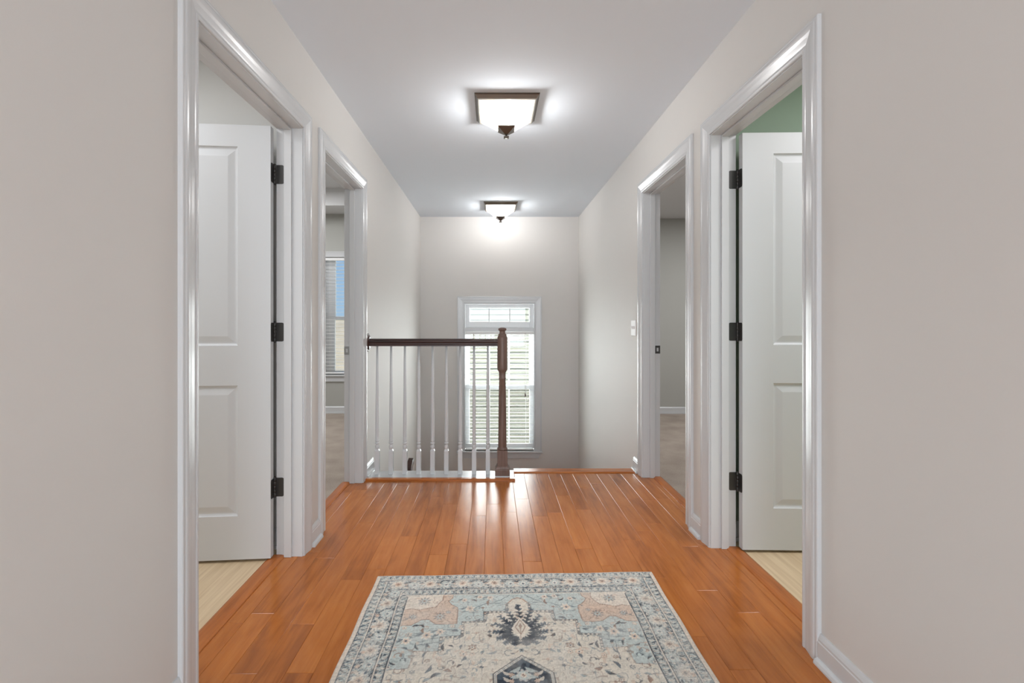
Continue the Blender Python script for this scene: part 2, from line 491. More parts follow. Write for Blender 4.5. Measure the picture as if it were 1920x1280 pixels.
def leaf_mesh(w, h, z0, t=0.035):
    """two panel moulded door; local: hinge edge at x=0, leaf towards +x, hall face at y=-t, room face at y=0"""
    m = MB()
    st = 0.148
    panels = [(st, w - st, 0.216, 0.823), (st, w - st, 1.008, 1.935)]
    for ysurf, sg in ((-t, 1), (0.0, -1)):
        xs = [0, st, w - st, w]; zs = [z0] + [p for q in panels for p in q[2:]] + [z0 + h]
        for i in range(3):
            for j in range(len(zs) - 1):
                if i == 1 and j in (1, 3): continue
                m.quad((xs[i], ysurf, zs[j]), (xs[i + 1], ysurf, zs[j]), (xs[i + 1], ysurf, zs[j + 1]), (xs[i], ysurf, zs[j + 1]))
        for (x0, x1, a, b) in panels:
            steps = [(0, 0), (0.004, 0.006), (0.010, 0.009), (0.016, 0.009), (0.042, 0.0025), (0.045, 0.002)]
            rings = [[(x0 + i, ysurf + sg * d, a + i), (x1 - i, ysurf + sg * d, a + i), (x1 - i, ysurf + sg * d, b - i), (x0 + i, ysurf + sg * d, b - i)] for i, d in steps]
            m.loft(rings, caps=False)
            m.quad(*rings[-1])
    z1 = z0 + h
    m.quad((0, -t, z0), (0, 0, z0), (0, 0, z1), (0, -t, z1)); m.quad((w, -t, z0), (w, 0, z0), (w, 0, z1), (w, -t, z1))
    m.quad((0, -t, z0), (w, -t, z0), (w, 0, z0), (0, 0, z0)); m.quad((0, -t, z1), (w, -t, z1), (w, 0, z1), (0, 0, z1))
    # weld
    bm = bmesh.new(); vs = [bm.verts.new(p) for p in m.v]
    for q in m.f: bm.faces.new([vs[i] for i in q])
    bmesh.ops.remove_doubles(bm, verts=bm.verts[:], dist=1e-5)
    bmesh.ops.recalc_face_normals(bm, faces=bm.faces[:])
    out = MB(); out.bm(bm); bm.free()
    return out


def plate(w, h, r, t, n=5):
    """rounded plate outline in (a, b), centred on b, a from 0 to w (square at a=0)"""
    pts = [(0, -h / 2), (w - r, -h / 2)]
    for i in range(1, n): a = -math.pi / 2 + math.pi / 2 * i / n; pts.append((w - r + r * math.cos(a), -h / 2 + r + r * math.sin(a)))
    pts.append((w, -h / 2 + r)); pts.append((w, h / 2 - r))
    for i in range(1, n): a = math.pi / 2 * i / n; pts.append((w - r + r * math.cos(a), h / 2 - r + r * math.sin(a)))
    pts += [(w - r, h / 2), (0, h / 2)]
    return pts


DLAB = {1: 'open white two panel door and casing nearest on the left wall',
        2: 'white cased doorway to the carpeted bedroom with the window, beside the stair railing',
        3: 'open white two panel door and casing to the green room',
        4: 'white cased doorway on the right wall beside the light switch'}
for n, (sd, y0, y1) in DOORS.items():
    s = 1 if sd == 'L' else -1                       # hall lies towards +x for the left wall
    xw, xr = (XL, TL) if sd == 'L' else (XR, TR)
    root = empty('door_%d' % n, (xw, (y0 + y1) / 2, 0), kind='structure', label=DLAB[n], cat='door')
    child(casing_mesh(y0, y1, ZTOP, xw, s), 'casing', M['white'], root)
    child(jamb_mesh(y0, y1, ZTOP, xw + s * 0.001, xr - s * 0.002, s), 'jamb', M['white'], root)
    if n in (1, 3):
        ang = 85.3 if n == 1 else 88.6
        yj = y1 - 0.005; pin = Vector((xr - s * 0.0085, yj - 0.004, 0))
        w = (y1 - y0) - 0.010 - 0.006
        lm = leaf_mesh(w, 2.022, 0.014)
        # leaf local +x runs away from the pin
        th = R(ang)
        dx = Vector((-s * math.sin(th), -math.cos(th), 0)); dn = Vector((s * math.cos(th) * 1.0, -math.sin(th), 0))
        lm.v = [tuple(pin + dx * (p[0] + 0.004) + dn * (-p[1] + 0.006) + Vector((0, 0, p[2]))) for p in lm.v]
        leaf = child(lm, 'door_leaf', M['door'], root)
        for zc in (1.822, 1.071, 0.332):
            hm = MB(); H = 0.0895
            # jamb leaf, lying on the far jamb face
            pts = plate(0.036, H, 0.010, 0.002)
            hm.loft([[(xr - s * 0.002 + s * a, yy, zc + b) for a, b in pts] for yy in (yj - 0.0022, yj + 0.001)])
            # door leaf, on the hinge edge of the open door and lapping its face corner
            org = pin + dx * 0.004
            hm.loft([[tuple(org + dn * (0.006 + a * 0.92) + dx * k + Vector((0, 0, zc + b))) for a, b in pts] for k in (-0.0022, 0.0005)])
            # knuckle
            for k in range(5):
                a, b_ = -H / 2 + k * H / 5, -H / 2 + (k + 1) * H / 5 - 0.0008
                hm.lathe(pin.x, pin.y, [(0.0056, zc + a), (0.0062, zc + a + 0.0008), (0.0062, zc + b_ - 0.0008), (0.0056, zc + b_)], 14)
            hinge = child(hm, 'hinge', M['hinge'], root); hinge['label'] = 'dark metal butt hinge'
            pm = MB(); pm.lathe(pin.x, pin.y, [(0.003, zc + H / 2 - 0.001), (0.0058, zc + H / 2 + 0.001), (0.0058, zc + H / 2 + 0.003), (0.002, zc + H / 2 + 0.006)], 12)
            pm.lathe(pin.x, pin.y, [(0.002, zc - H / 2 - 0.006), (0.0058, zc - H / 2 - 0.003), (0.0058, zc - H / 2 - 0.001), (0.003, zc - H / 2 + 0.001)], 12)
            po = pm.build('hinge_pin', M['hinge'], hinge)
    else:
        # strike plate on the far jamb face between stop and room edge, lip bent round the corner
        sm_ = MB(); zc = 0.920; yj = y1 - 0.005; h = 0.057
        xa = xr - s * 0.002; xb = xa + s * 0.036
        lo_, hi_ = min(xa, xb), max(xa, xb)
        lat = 0.5 * (lo_ + hi_)
        for (a, b, c, d) in ((lo_, lat - 0.007, zc - h / 2, zc + h / 2), (lat + 0.007, hi_, zc - h / 2, zc + h / 2),
                             (lat - 0.007, lat + 0.007, zc - h / 2, zc - 0.013), (lat - 0.007, lat + 0.007, zc + 0.013, zc + h / 2)):
            sm_.box(a, b, yj - 0.0022, yj + 0.0005, c, d)
        sm_.lathe(lat, zc + 0.021, [(0.003, yj - 0.003), (0.003, yj)], 10, 'y'); sm_.lathe(lat, zc - 0.021, [(0.003, yj - 0.003), (0.003, yj)], 10, 'y')
        so = child(sm_, 'strike_plate', M['nickel'] if n == 2 else M['hinge'], root)
        so['label'] = 'brushed steel strike plate' if n == 2 else 'dark metal strike plate'

# ------------------------------------------------------------------ baseboards with shoe moulding
def base_run(m, x, s, y0, y1):
    pr = [(0, 0), (0.028, 0), (0.028, 0.006), (0.0245, 0.014), (0.018, 0.018), (0.0135, 0.019), (0.0135, 0.070), (0.0115, 0.073), (0.0115, 0.080), (0.0075, 0.090), (0.004, 0.096), (0, 0.096)]
    m.loft([[(x + s * a, y, b) for a, b in pr] for y in (y0, y1)])


m = MB()
for a, b in ((YBACK, 1.44 - CW), (2.245 + CW, 2.53 - CW), (3.265 + CW, 3.545)): base_run(m, XL, 1, a, b)
m.build('baseboard_left', M['white'], kind='structure')
m = MB()
for a, b in ((YBACK, 1.627 - CW), (2.327 + CW, 2.61 - CW), (3.378 + CW, 3.575)): base_run(m, XR, -1, a, b)
m.build('baseboard_right', M['white'], kind='structure')

# ------------------------------------------------------------------ thresholds and stair nosing
def strip(n, xa, xb, y0, y1, label):
    m = MB(); lo, hi = min(xa, xb), max(xa, xb)
    pr = [(lo, -0.001), (lo + 0.002, 0.004), (lo + 0.012, 0.0085), (lo + 0.022, 0.0098), (hi - 0.022, 0.0098), (hi - 0.012, 0.0085), (hi - 0.002, 0.004), (hi, -0.001)]
    m.loft([[(x, y, z) for x, z in pr] for y in (y0 + 0.005, y1 - 0.005)], smooth=False)
    tag(m.build('trim_%d' % n, M['trimwood'], kind='structure'), label, 'threshold')


strip(1, -0.990, -1.064, 1.44, 2.245, 'orange wood threshold under the open door on the left')
strip(2, -0.990, -1.052, 2.53, 3.265, 'orange wood threshold of the doorway beside the railing')
strip(3, 1.152, 1.226, 1.627, 2.327, 'orange wood threshold of the green room door')
strip(4, 1.152, 1.215, 2.61, 3.378, 'orange wood threshold of the doorway beside the light switch')

m = MB()
def nose(m, pr, x0, x1): m.loft([[(x, y, z) for y, z in pr] for x in (x0, x1)])
# front strip below the balustrade, return beside the newel, nosing at the top of the stairs
nose(m, [(3.300, 0.0), (3.300, 0.008), (3.304, 0.0125), (3.310, 0.0145), (3.335, 0.0145), (3.335, -0.02), (3.300, -0.02)], XL + 0.014, 0.157)
m.loft([[(0.112, y, -0.02), (0.157, y, -0.02), (0.157, y, 0.010), (0.153, y, 0.0145), (0.112, y, 0.0145)] for y in (3.335, 3.50)])
nose(m, [(3.472, -0.02), (3.472, 0.002), (3.476, 0.006), (3.484, 0.0085), (3.56, 0.0085), (3.572, 0.003), (3.576, -0.008), (3.572, -0.018), (3.56, -0.022)], 0.157, XR - 0.014)
tag(m.build('trim_5', M['nosing'], kind='structure'), 'orange wood nosing along the top of the stairs and railing', 'nosing')

# ------------------------------------------------------------------ stairs below the floor edge (mostly hidden)
m = MB()
RISE, RUN = 0.187, 0.258
for k in range(1, 6):
    z = -RISE * k
    y0 = 3.545 + RUN * (k - 1)
    m.box(0.157, XR, y0 - 0.005, y0 + RUN + 0.02, z - 0.03, z)
    m.box(0.157, XR, y0 - 0.005, y0 + 0.012, z - 0.02, z + RISE - 0.02)
zl = -RISE * 6
m.box(XL, XR, 3.545 + RUN * 5, YEND, zl - 0.2, zl)
for k in range(1, 6):
    z = zl - RISE * k; y1 = 3.545 + RUN * 5 - RUN * (k - 1)
    m.box(XL, 0.10, y1 - RUN - 0.02, y1 + 0.005, z - 0.03, z); m.box(XL, 0.10, y1 - 0.012, y1 + 0.005, z - 0.02, z + RISE - 0.02)
m.build('floor_staircase', M['nosing'], kind='structure')
m = MB(); m.box(0.10, 0.157, 3.53, 3.545 + RUN * 5, ZLOW, -0.5); m.box(XL, 0.10, 3.48, 3.53, ZLOW, 0.0)
m.build('wall_stairwell', M['wall'], kind='structure')
m = MB(); m.box(TL, TR, 3.2, YEND + 0.16, ZLOW - 0.2, ZLOW); m.build('floor_lower', M['carpet'], kind='structure')

# wall handrail of the lower flight: its upper end shows just above the railing's base plate
m = MB()
hx0, hx1 = -0.898, -0.838
ya, za, yb, zb = 4.98, -0.325, 3.75, -1.15
ring = lambda y, z: [(hx0, y, z - 0.055), (hx1, y, z - 0.055), (hx1 + 0.002, y, z - 0.02), (hx1 - 0.006, y, z), (hx0 + 0.006, y, z), (hx0 - 0.002, y, z - 0.02)]
m.loft([ring(ya, za), ring(ya - 0.05, za - 0.012), ring(yb, zb)])
hr = empty('wall_handrail', (XL, 4.4, -0.7), label='dark brown handrail end low behind the white balusters', cat='handrail')
child(m, 'rail', M['darkwood'], hr)
for y in (4.7, 4.05):
    t = (ya - y) / (ya - yb); z = za + (zb - za) * t
    m = MB(); m.box(XL, -0.868, y - 0.012, y + 0.012, z - 0.085, z - 0.05)
    child(m, 'bracket', M['bronze'], hr)

# ------------------------------------------------------------------ balustrade
rail = empty('stair_railing', (-0.4, 3.41, 0), label='stair railing with dark wood handrail and newel post and white balusters', cat='railing')
m = MB(); m.box(XL + 0.0285, 0.112, 3.335, 3.478, -0.02, 0.0145, 0.001)
bp = child(m, 'base_plate', M['white'], rail); bp['label'] = 'glossy white painted base plate'
BY = 3.415
for k in range(9):
    x = -0.8405 + 0.1006 * k
    m = MB()
    h = 0.0158
    m.box(x - h, x + h, BY - h, BY + h, 0.0143, 0.183, 0.0015)
    m.loft([[(x - h, BY - h, 0.183), (x + h, BY - h, 0.183), (x + h, BY + h, 0.183), (x - h, BY + h, 0.183)],
            [(x - 0.010, BY - 0.010, 0.196), (x + 0.010, BY - 0.010, 0.196), (x + 0.010, BY + 0.010, 0.196), (x - 0.010, BY + 0.010, 0.196)]])
    m.lathe(x, BY, [(0.0095, 0.190), (0.0115, 0.196), (0.0148, 0.206), (0.0155, 0.213), (0.0135, 0.220), (0.0105, 0.226), (0.0098, 0.232), (0.0150, 0.234), (0.0158, 0.238), (0.0150, 0.242),
                    (0.0110, 0.244), (0.0110, 0.250), (0.0140, 0.252), (0.0140, 0.256), (0.0128, 0.259), (0.0132, 0.30), (0.0125, 0.45), (0.0095, 0.75), (0.0072, 0.955)], 18)
    child(m, 'baluster', M['white'], rail)
# handrail
m = MB()
pr = [(-0.030, 0.944), (0.030, 0.944), (0.030, 0.956), (0.026, 0.962), (0.026, 0.968), (0.0315, 0.976), (0.0315, 0.984), (0.024, 0.993), (0.010, 0.9975), (-0.010, 0.9975), (-0.024, 0.993), (-0.0315, 0.984), (-0.0315, 0.976), (-0.026, 0.968), (-0.026, 0.962), (-0.030, 0.956)]
m.loft([[(x, BY - 0.008 + a, b) for a, b in pr] for x in (XL + 0.018, 0.05)])
child(m, 'handrail', M['darkrail'], rail)
m = MB(); m.lathe(BY - 0.008, 0.970, [(0.066, XL), (0.066, XL + 0.006), (0.060, XL + 0.009), (0.056, XL + 0.008), (0.054, XL + 0.013), (0.046, XL + 0.019), (0.036, XL + 0.020)], 28, 'x')
child(m, 'rosette', M['darkwood'], rail)
# newel
NX, NY = 0.069, 3.392
m = MB()
s = 0.0365
b_ = 0.0525
m.loft([[(NX - a, NY - a, z), (NX + a, NY - a, z), (NX + a, NY + a, z), (NX - a, NY + a, z)] for a, z in
        ((b_, 0.022), (b_, 0.062), (b_ - 0.003, 0.068), (b_ - 0.008, 0.071), (b_ - 0.010, 0.078), (s + 0.002, 0.086), (s, 0.088))], smooth=False)
m.box(NX - s, NX + s, NY - s, NY + s, 0.080, 0.196, 0.002)
m.lathe(NX, NY, [(0.030, 0.190), (0.036, 0.197), (0.0375, 0.203), (0.036, 0.210), (0.0315, 0.213), (0.030, 0.218), (0.0308, 0.23), (0.0302, 0.30), (0.0285, 0.45), (0.0268, 0.58), (0.0235, 0.705),
                 (0.0255, 0.708), (0.0265, 0.712), (0.0255, 0.716), (0.0238, 0.719), (0.0250, 0.752), (0.0270, 0.760), (0.0335, 0.768), (0.0362, 0.776), (0.0368, 0.785), (0.0370, 1.002),
                 (0.0350, 1.012), (0.0310, 1.017), (0.0300, 1.021), (0.0310, 1.026), (0.0275, 1.031), (0.0215, 1.036), (0.0205, 1.052), (0.0245, 1.056), (0.0295, 1.060), (0.0305, 1.065), (0.0285, 1.071), (0.020, 1.076), (0.008, 1.079)], 36)
nw = child(m, 'newel_post', M['newelwood'], rail); nw['label'] = 'turned brown newel post'
m = MB(); m.box(NX - 0.052, NX + 0.052, NY - 0.052, NY + 0.052, 0.0143, 0.0225)
sh = m.build('newel_shim', M['white'], nw)
m = MB(); m.lathe(NX + 0.030, 0.962, [(0.0055, NY - 0.014), (0.0062, NY - 0.020), (0.004, NY - 0.024)], 12, 'y')
m.v = [(NX + 0.034 + (p[1] - NY + 0.014) * -0.3, NY + (p[0] - NX - 0.030), p[2]) for p in m.v]
pl = m.build('bolt_plug', M['darkrail'], nw)

# ------------------------------------------------------------------ windows
def flat_casing(m, x0, x1, z0, z1, y, w, t=0.017, sill=True):
    """picture-frame casing with a raised back band, mitred top corners"""
    pr = [(0, 0), (0, 0.008), (0.006, 0.010), (0.02, 0.010), (0.05, 0.013), (w - 0.014, 0.014), (w - 0.012, t), (w, t), (w, 0)]
    rings = []
    for st in range(4):
        rings.append([((x0 - u) if st < 2 else (x1 + u), y - t_, z0 if st in (0, 3) else z1 + u) for u, t_ in pr])
    m.loft(rings)


def frame(m, x0, x1, z0, z1, y0, y1, l, r, b, t, bev=0.002):
    m.box(x0, x0 + l, y0, y1, z0, z1, bev); m.box(x1 - r, x1, y0, y1, z0, z1, bev)
    m.box(x0 + l, x1 - r, y0, y1, z0, z0 + b, bev); m.box(x0 + l, x1 - r, y0, y1, z1 - t, z1, bev)


win = empty('window_1', (0.084, YEND, WZ0), kind='structure', label='tall white window with transom and blind on the end wall', cat='window')
m = MB(); flat_casing(m, WX0, WX1, WZ0, WZ1, YEND, 0.082); child(m, 'casing', M['white'], win)
m = MB()
for a, b, c, d in ((WX0 - 0.012, WX0, WZ0, WZ1), (WX1, WX1 + 0.012, WZ0, WZ1)): m.box(a + 0.012 if a < 0 else a - 0.012, b + 0.012 if a < 0 else b - 0.012, YEND, YEND + 0.075, c, d)
m.box(WX0 + 0.012, WX1 - 0.012, YEND, YEND + 0.075, WZ1 - 0.012, WZ1)
m.box(WX0, WX1, YEND + 0.02, YEND + 0.115, 0.998, 1.046, 0.003)
child(m, 'window_frame', M['white'], win)
m = MB(); m.box(WX0 - 0.09, WX1 + 0.095, YEND - 0.034, YEND + 0.075, WZ0 - 0.022, WZ0, 0.004); child(m, 'sill', M['white'], win)
m = MB()
m.loft([[(WX0 - 0.066, yy, WZ0 - 0.022), (WX0 - 0.062, yy, WZ0 - 0.05), (WX0 - 0.045, yy, WZ0 - 0.088), (WX1 + 0.040, yy, WZ0 - 0.088), (WX1 + 0.072, yy, WZ0 - 0.05), (WX1 + 0.076, yy, WZ0 - 0.022)] for yy in (YEND - 0.016, YEND)])
child(m, 'apron', M['white'], win)
GY = YEND + 0.095
# transom sash
m = MB(); frame(m, WX0 + 0.012, WX1 - 0.012, 1.046, WZ1 - 0.012, GY - 0.015, GY + 0.03, 0.055, 0.052, 0.074, 0.048); s1 = child(m, 'transom_sash', M['vinyl'], win)
m = MB()
for x in (-0.047, 0.215): m.box(x - 0.009, x + 0.009, GY - 0.004, GY + 0.008, 1.115, 1.30)
mo = m.build('muntin', M['vinyl'], s1)
m = MB(); m.box(WX0 + 0.06, WX1 - 0.058, GY + 0.010, GY + 0.014, 1.115, 1.30)
mo = m.build('pane', M['glass'], s1)
for nm, z0, z1, dy, b, t in (('upper_sash', 0.262, 0.998, 0.012, 0.05, 0.035), ('lower_sash', -0.492, 0.314, -0.012, 0.062, 0.055)):
    m = MB(); frame(m, WX0 + 0.012, WX1 - 0.012, z0, z1, GY + dy - 0.012, GY + dy + 0.012, 0.055, 0.052, b, t); s1 = child(m, nm, M['vinyl'], win)
    m = MB()
    for x in (-0.045, 0.206): m.box(x - 0.010, x + 0.010, GY + dy - 0.005, GY + dy + 0.005, z0 + b - 0.004, z1 - t + 0.004)
    mo = m.build('muntin', M['vinyl'], s1)
    m = MB(); m.box(WX0 + 0.06, WX1 - 0.058, GY + dy + 0.006, GY + dy + 0.009, z0 + b - 0.006, z1 - t + 0.006)
    mo = m.build('pane', M['glass'], s1)
m = MB(); m.box(WX0 + 0.012, WX1 - 0.012, GY + 0.034, GY + 0.0355, -0.49, 0.27); child(m, 'insect_screen', M['screen'], win)


def blind(label, x0, x1, z0, z1, yc, tilt, ladders, cord_x=None, cord_z=None):
    b = empty('window_blind', ((x0 + x1) / 2, yc, z1), label=label, cat='blind')
    m = MB(); m.box(x0, x1, yc - 0.024, yc + 0.024, z1 - 0.036, z1, 0.003); child(m, 'headrail', M['slat'], b)
    m = MB(); z = z1 - 0.066; sp = 0.0435; c, s_ = math.cos(R(tilt)) * 0.024, math.sin(R(tilt)) * 0.024
    while z > z0 + 0.045:
        m.loft([[(x, yc - c, z - s_ - 0.0008), (x, yc, z + 0.0004), (x, yc + c, z + s_ - 0.0008), (x, yc + c, z + s_ + 0.0008), (x, yc, z + 0.0020), (x, yc - c, z - s_ + 0.0008)] for x in (x0 + 0.003, x1 - 0.003)])
        z -= sp
    child(m, 'slats', M['slat'], b)
    m = MB(); m.box(x0 + 0.003, x1 - 0.003, yc - 0.024, yc + 0.024, z0 + 0.004, z0 + 0.022, 0.003); child(m, 'bottom_rail', M['slat'], b)
    for lx in ladders:
        m = MB()
        for dy in (-0.0255, 0.0255): m.box(lx - 0.0012, lx + 0.0012, yc + dy - 0.0006, yc + dy + 0.0006, z0 + 0.02, z1 - 0.03)
        child(m, 'ladder_cord', M['slat'], b)
    if cord_x is not None:
        m = MB()
        for dx in (-0.005, 0.006): m.lathe(cord_x + dx, yc - 0.032, [(0.0012, cord_z + 0.03), (0.0012, z1 - 0.02)], 8)
        co = child(m, 'lift_cord', M['cord'], b)
        m = MB(); m.lathe(cord_x, yc - 0.032, [(0.003, cord_z + 0.034), (0.007, cord_z + 0.026), (0.010, cord_z - 0.004), (0.008, cord_z - 0.012), (0.003, cord_z - 0.014)], 12)
        ta = m.build('tassel', M['darkwood'], co)
        m = MB(); m.lathe(x0 + 0.105, yc - 0.034, [(0.004, z1 - 0.10), (0.004, z1 - 0.03)], 8)
        child(m, 'tilt_wand', M['cord'], b)
    return b


M['cord'] = paint('tan_blind_cord', (0.30, 0.22, 0.15), 0.7)
blind('white slatted blind in the stair window behind the newel post', WX0 + 0.016, WX1 - 0.016, WZ0 + 0.004, 0.996, YEND + 0.032, -7, (-0.25, 0.084, 0.42), 0.408, 0.19)

# bedroom window
bx0, bx1, bz0, bz1 = BW
YB = 5.75
win2 = empty('window_2', ((bx0 + bx1) / 2, YB, bz0), kind='structure', label='white bedroom window with blind seen through the doorway on the left', cat='window')
m = MB(); flat_casing(m, bx0, bx1, bz0, bz1, YB, 0.066); child(m, 'casing', M['white'], win2)
m = MB(); m.box(bx0 - 0.08, bx1 + 0.08, YB - 0.035, YB + 0.06, bz0 - 0.02, bz0, 0.004); child(m, 'sill', M['white'], win2)
m = MB(); m.box(bx0 - 0.06, bx1 + 0.06, YB - 0.016, YB, bz0 - 0.085, bz0 - 0.02, 0.003); child(m, 'apron', M['white'], win2)
zm = 1.16
for nm, z0, z1, dy in (('upper_sash', zm - 0.02, bz1, 0.10), ('lower_sash', bz0, zm + 0.022, 0.075)):
    m = MB(); frame(m, bx0, bx1, z0, z1, YB + dy - 0.012, YB + dy + 0.012, 0.145, 0.06, 0.04, 0.03); s1 = child(m, nm, M['vinyl'], win2)
    m = MB(); m.box(bx0 + 0.14, bx1 - 0.055, YB + dy - 0.002, YB + dy + 0.001, z0 + 0.035, z1 - 0.025)
    mo = m.build('pane', M['glass'], s1)
m = MB(); m.box(bx0 - 0.012, bx0, YB + 0.0, YB + 0.12, bz0, bz1); m.box(bx1, bx1 + 0.012, YB, YB + 0.12, bz0, bz1); m.box(bx0, bx1, YB, YB + 0.12, bz1, bz1 + 0.012); m.box(bx0, bx1, YB + 0.06, YB + 0.12, bz0 - 0.02, bz0)
child(m, 'window_frame', M['vinyl'], win2)
blind('white slatted blind in the bedroom window against blue sky', bx0 + 0.006, bx1 - 0.006, bz0 + 0.004, bz1 - 0.002, YB + 0.03, -1, (bx0 + 0.1, bx1 - 0.1))

# ------------------------------------------------------------------ light switch
sw = empty('light_switch', (XR, 3.59, 1.07), label='white double light switch plate beside the doorway on the right wall', cat='light switch')
m = MB()
pts = [(XR - 0.0065, 0), (XR, 0)]
m.loft([[(XR - t, 3.59 - a, 1.0725 - b), (XR - t, 3.59 + a, 1.0725 - b), (XR - t, 3.59 + a, 1.0725 + b), (XR - t, 3.59 - a, 1.0725 + b)] for t, a, b in ((0, 0.0585, 0.0605), (0.003, 0.0585, 0.0605), (0.0065, 0.054, 0.056))])
child(m, 'plate', M['plastic'], sw)
for dy in (-0.023, 0.023):
    m = MB(); y = 3.59 + dy
    m.loft([[(XR - 0.006, y - 0.005, 1.060), (XR - 0.006, y + 0.005, 1.060), (XR - 0.006, y + 0.005, 1.085), (XR - 0.006, y - 0.005, 1.085)],
            [(XR - 0.017, y - 0.0038, 1.080), (XR - 0.017, y + 0.0038, 1.080), (XR - 0.015, y + 0.0038, 1.089), (XR - 0.015, y - 0.0038, 1.089)]])
    child(m, 'toggle', M['plastic'], sw)

# ------------------------------------------------------------------ ceiling lights
def sq(cx, cy, a, z): return [(cx - a, cy - a, z), (cx + a, cy - a, z), (cx + a, cy + a, z), (cx - a, cy + a, z)]


LAMP_W = 53


def ceiling_light(cx, cy, label):
    g = empty('ceiling_light', (cx, cy, CEIL), label=label, cat='ceiling light')
    c = CEIL
    m = MB()
    m.loft([sq(cx, cy, a, z) for a, z in ((0.189, c), (0.189, c - 0.005), (0.184, c - 0.007), (0.172, c - 0.026), (0.170, c - 0.031), (0.163, c - 0.031), (0.160, c - 0.020), (0.160, c - 0.004))])
    child(m, 'frame', M['bronze'], g)
    m = MB()
    m.loft([sq(cx, cy, a, z) for a, z in ((0.161, c - 0.022), (0.158, c - 0.030), (0.132, c - 0.052), (0.092, c - 0.088), (0.046, c - 0.132), (0.042, c - 0.134))])
    child(m, 'glass_shade', M['alabaster'], g)
    m = MB()
    m.loft([sq(cx, cy, a, z) for a, z in ((0.046, c - 0.126), (0.051, c - 0.130), (0.051, c - 0.134), (0.012, c - 0.166), (0.006, c - 0.170))])
    child(m, 'finial_cap', M['bronze'], g)
    m = MB()
    m.lathe(cx, cy, [(0.006, c - 0.166), (0.006, c - 0.176), (0.010, c - 0.179)], 14)
    m.loft([sq(cx, cy, a, z) for a, z in ((0.009, c - 0.178), (0.0155, c - 0.181), (0.0155, c - 0.188), (0.008, c - 0.191))])
    child(m, 'finial', M['bronze'], g)
    lamp('ceiling_light_bulb', 'POINT', (cx, cy, c - 0.088), LAMP_W, (0.97, 0.985, 1.0), radius=0.035)
    return g


ceiling_light(0.083, 2.893, 'square bronze ceiling light with lit glass, nearer of the two')
ceiling_light(0.088, 5.34, 'square bronze ceiling light with lit glass, above the stair window')

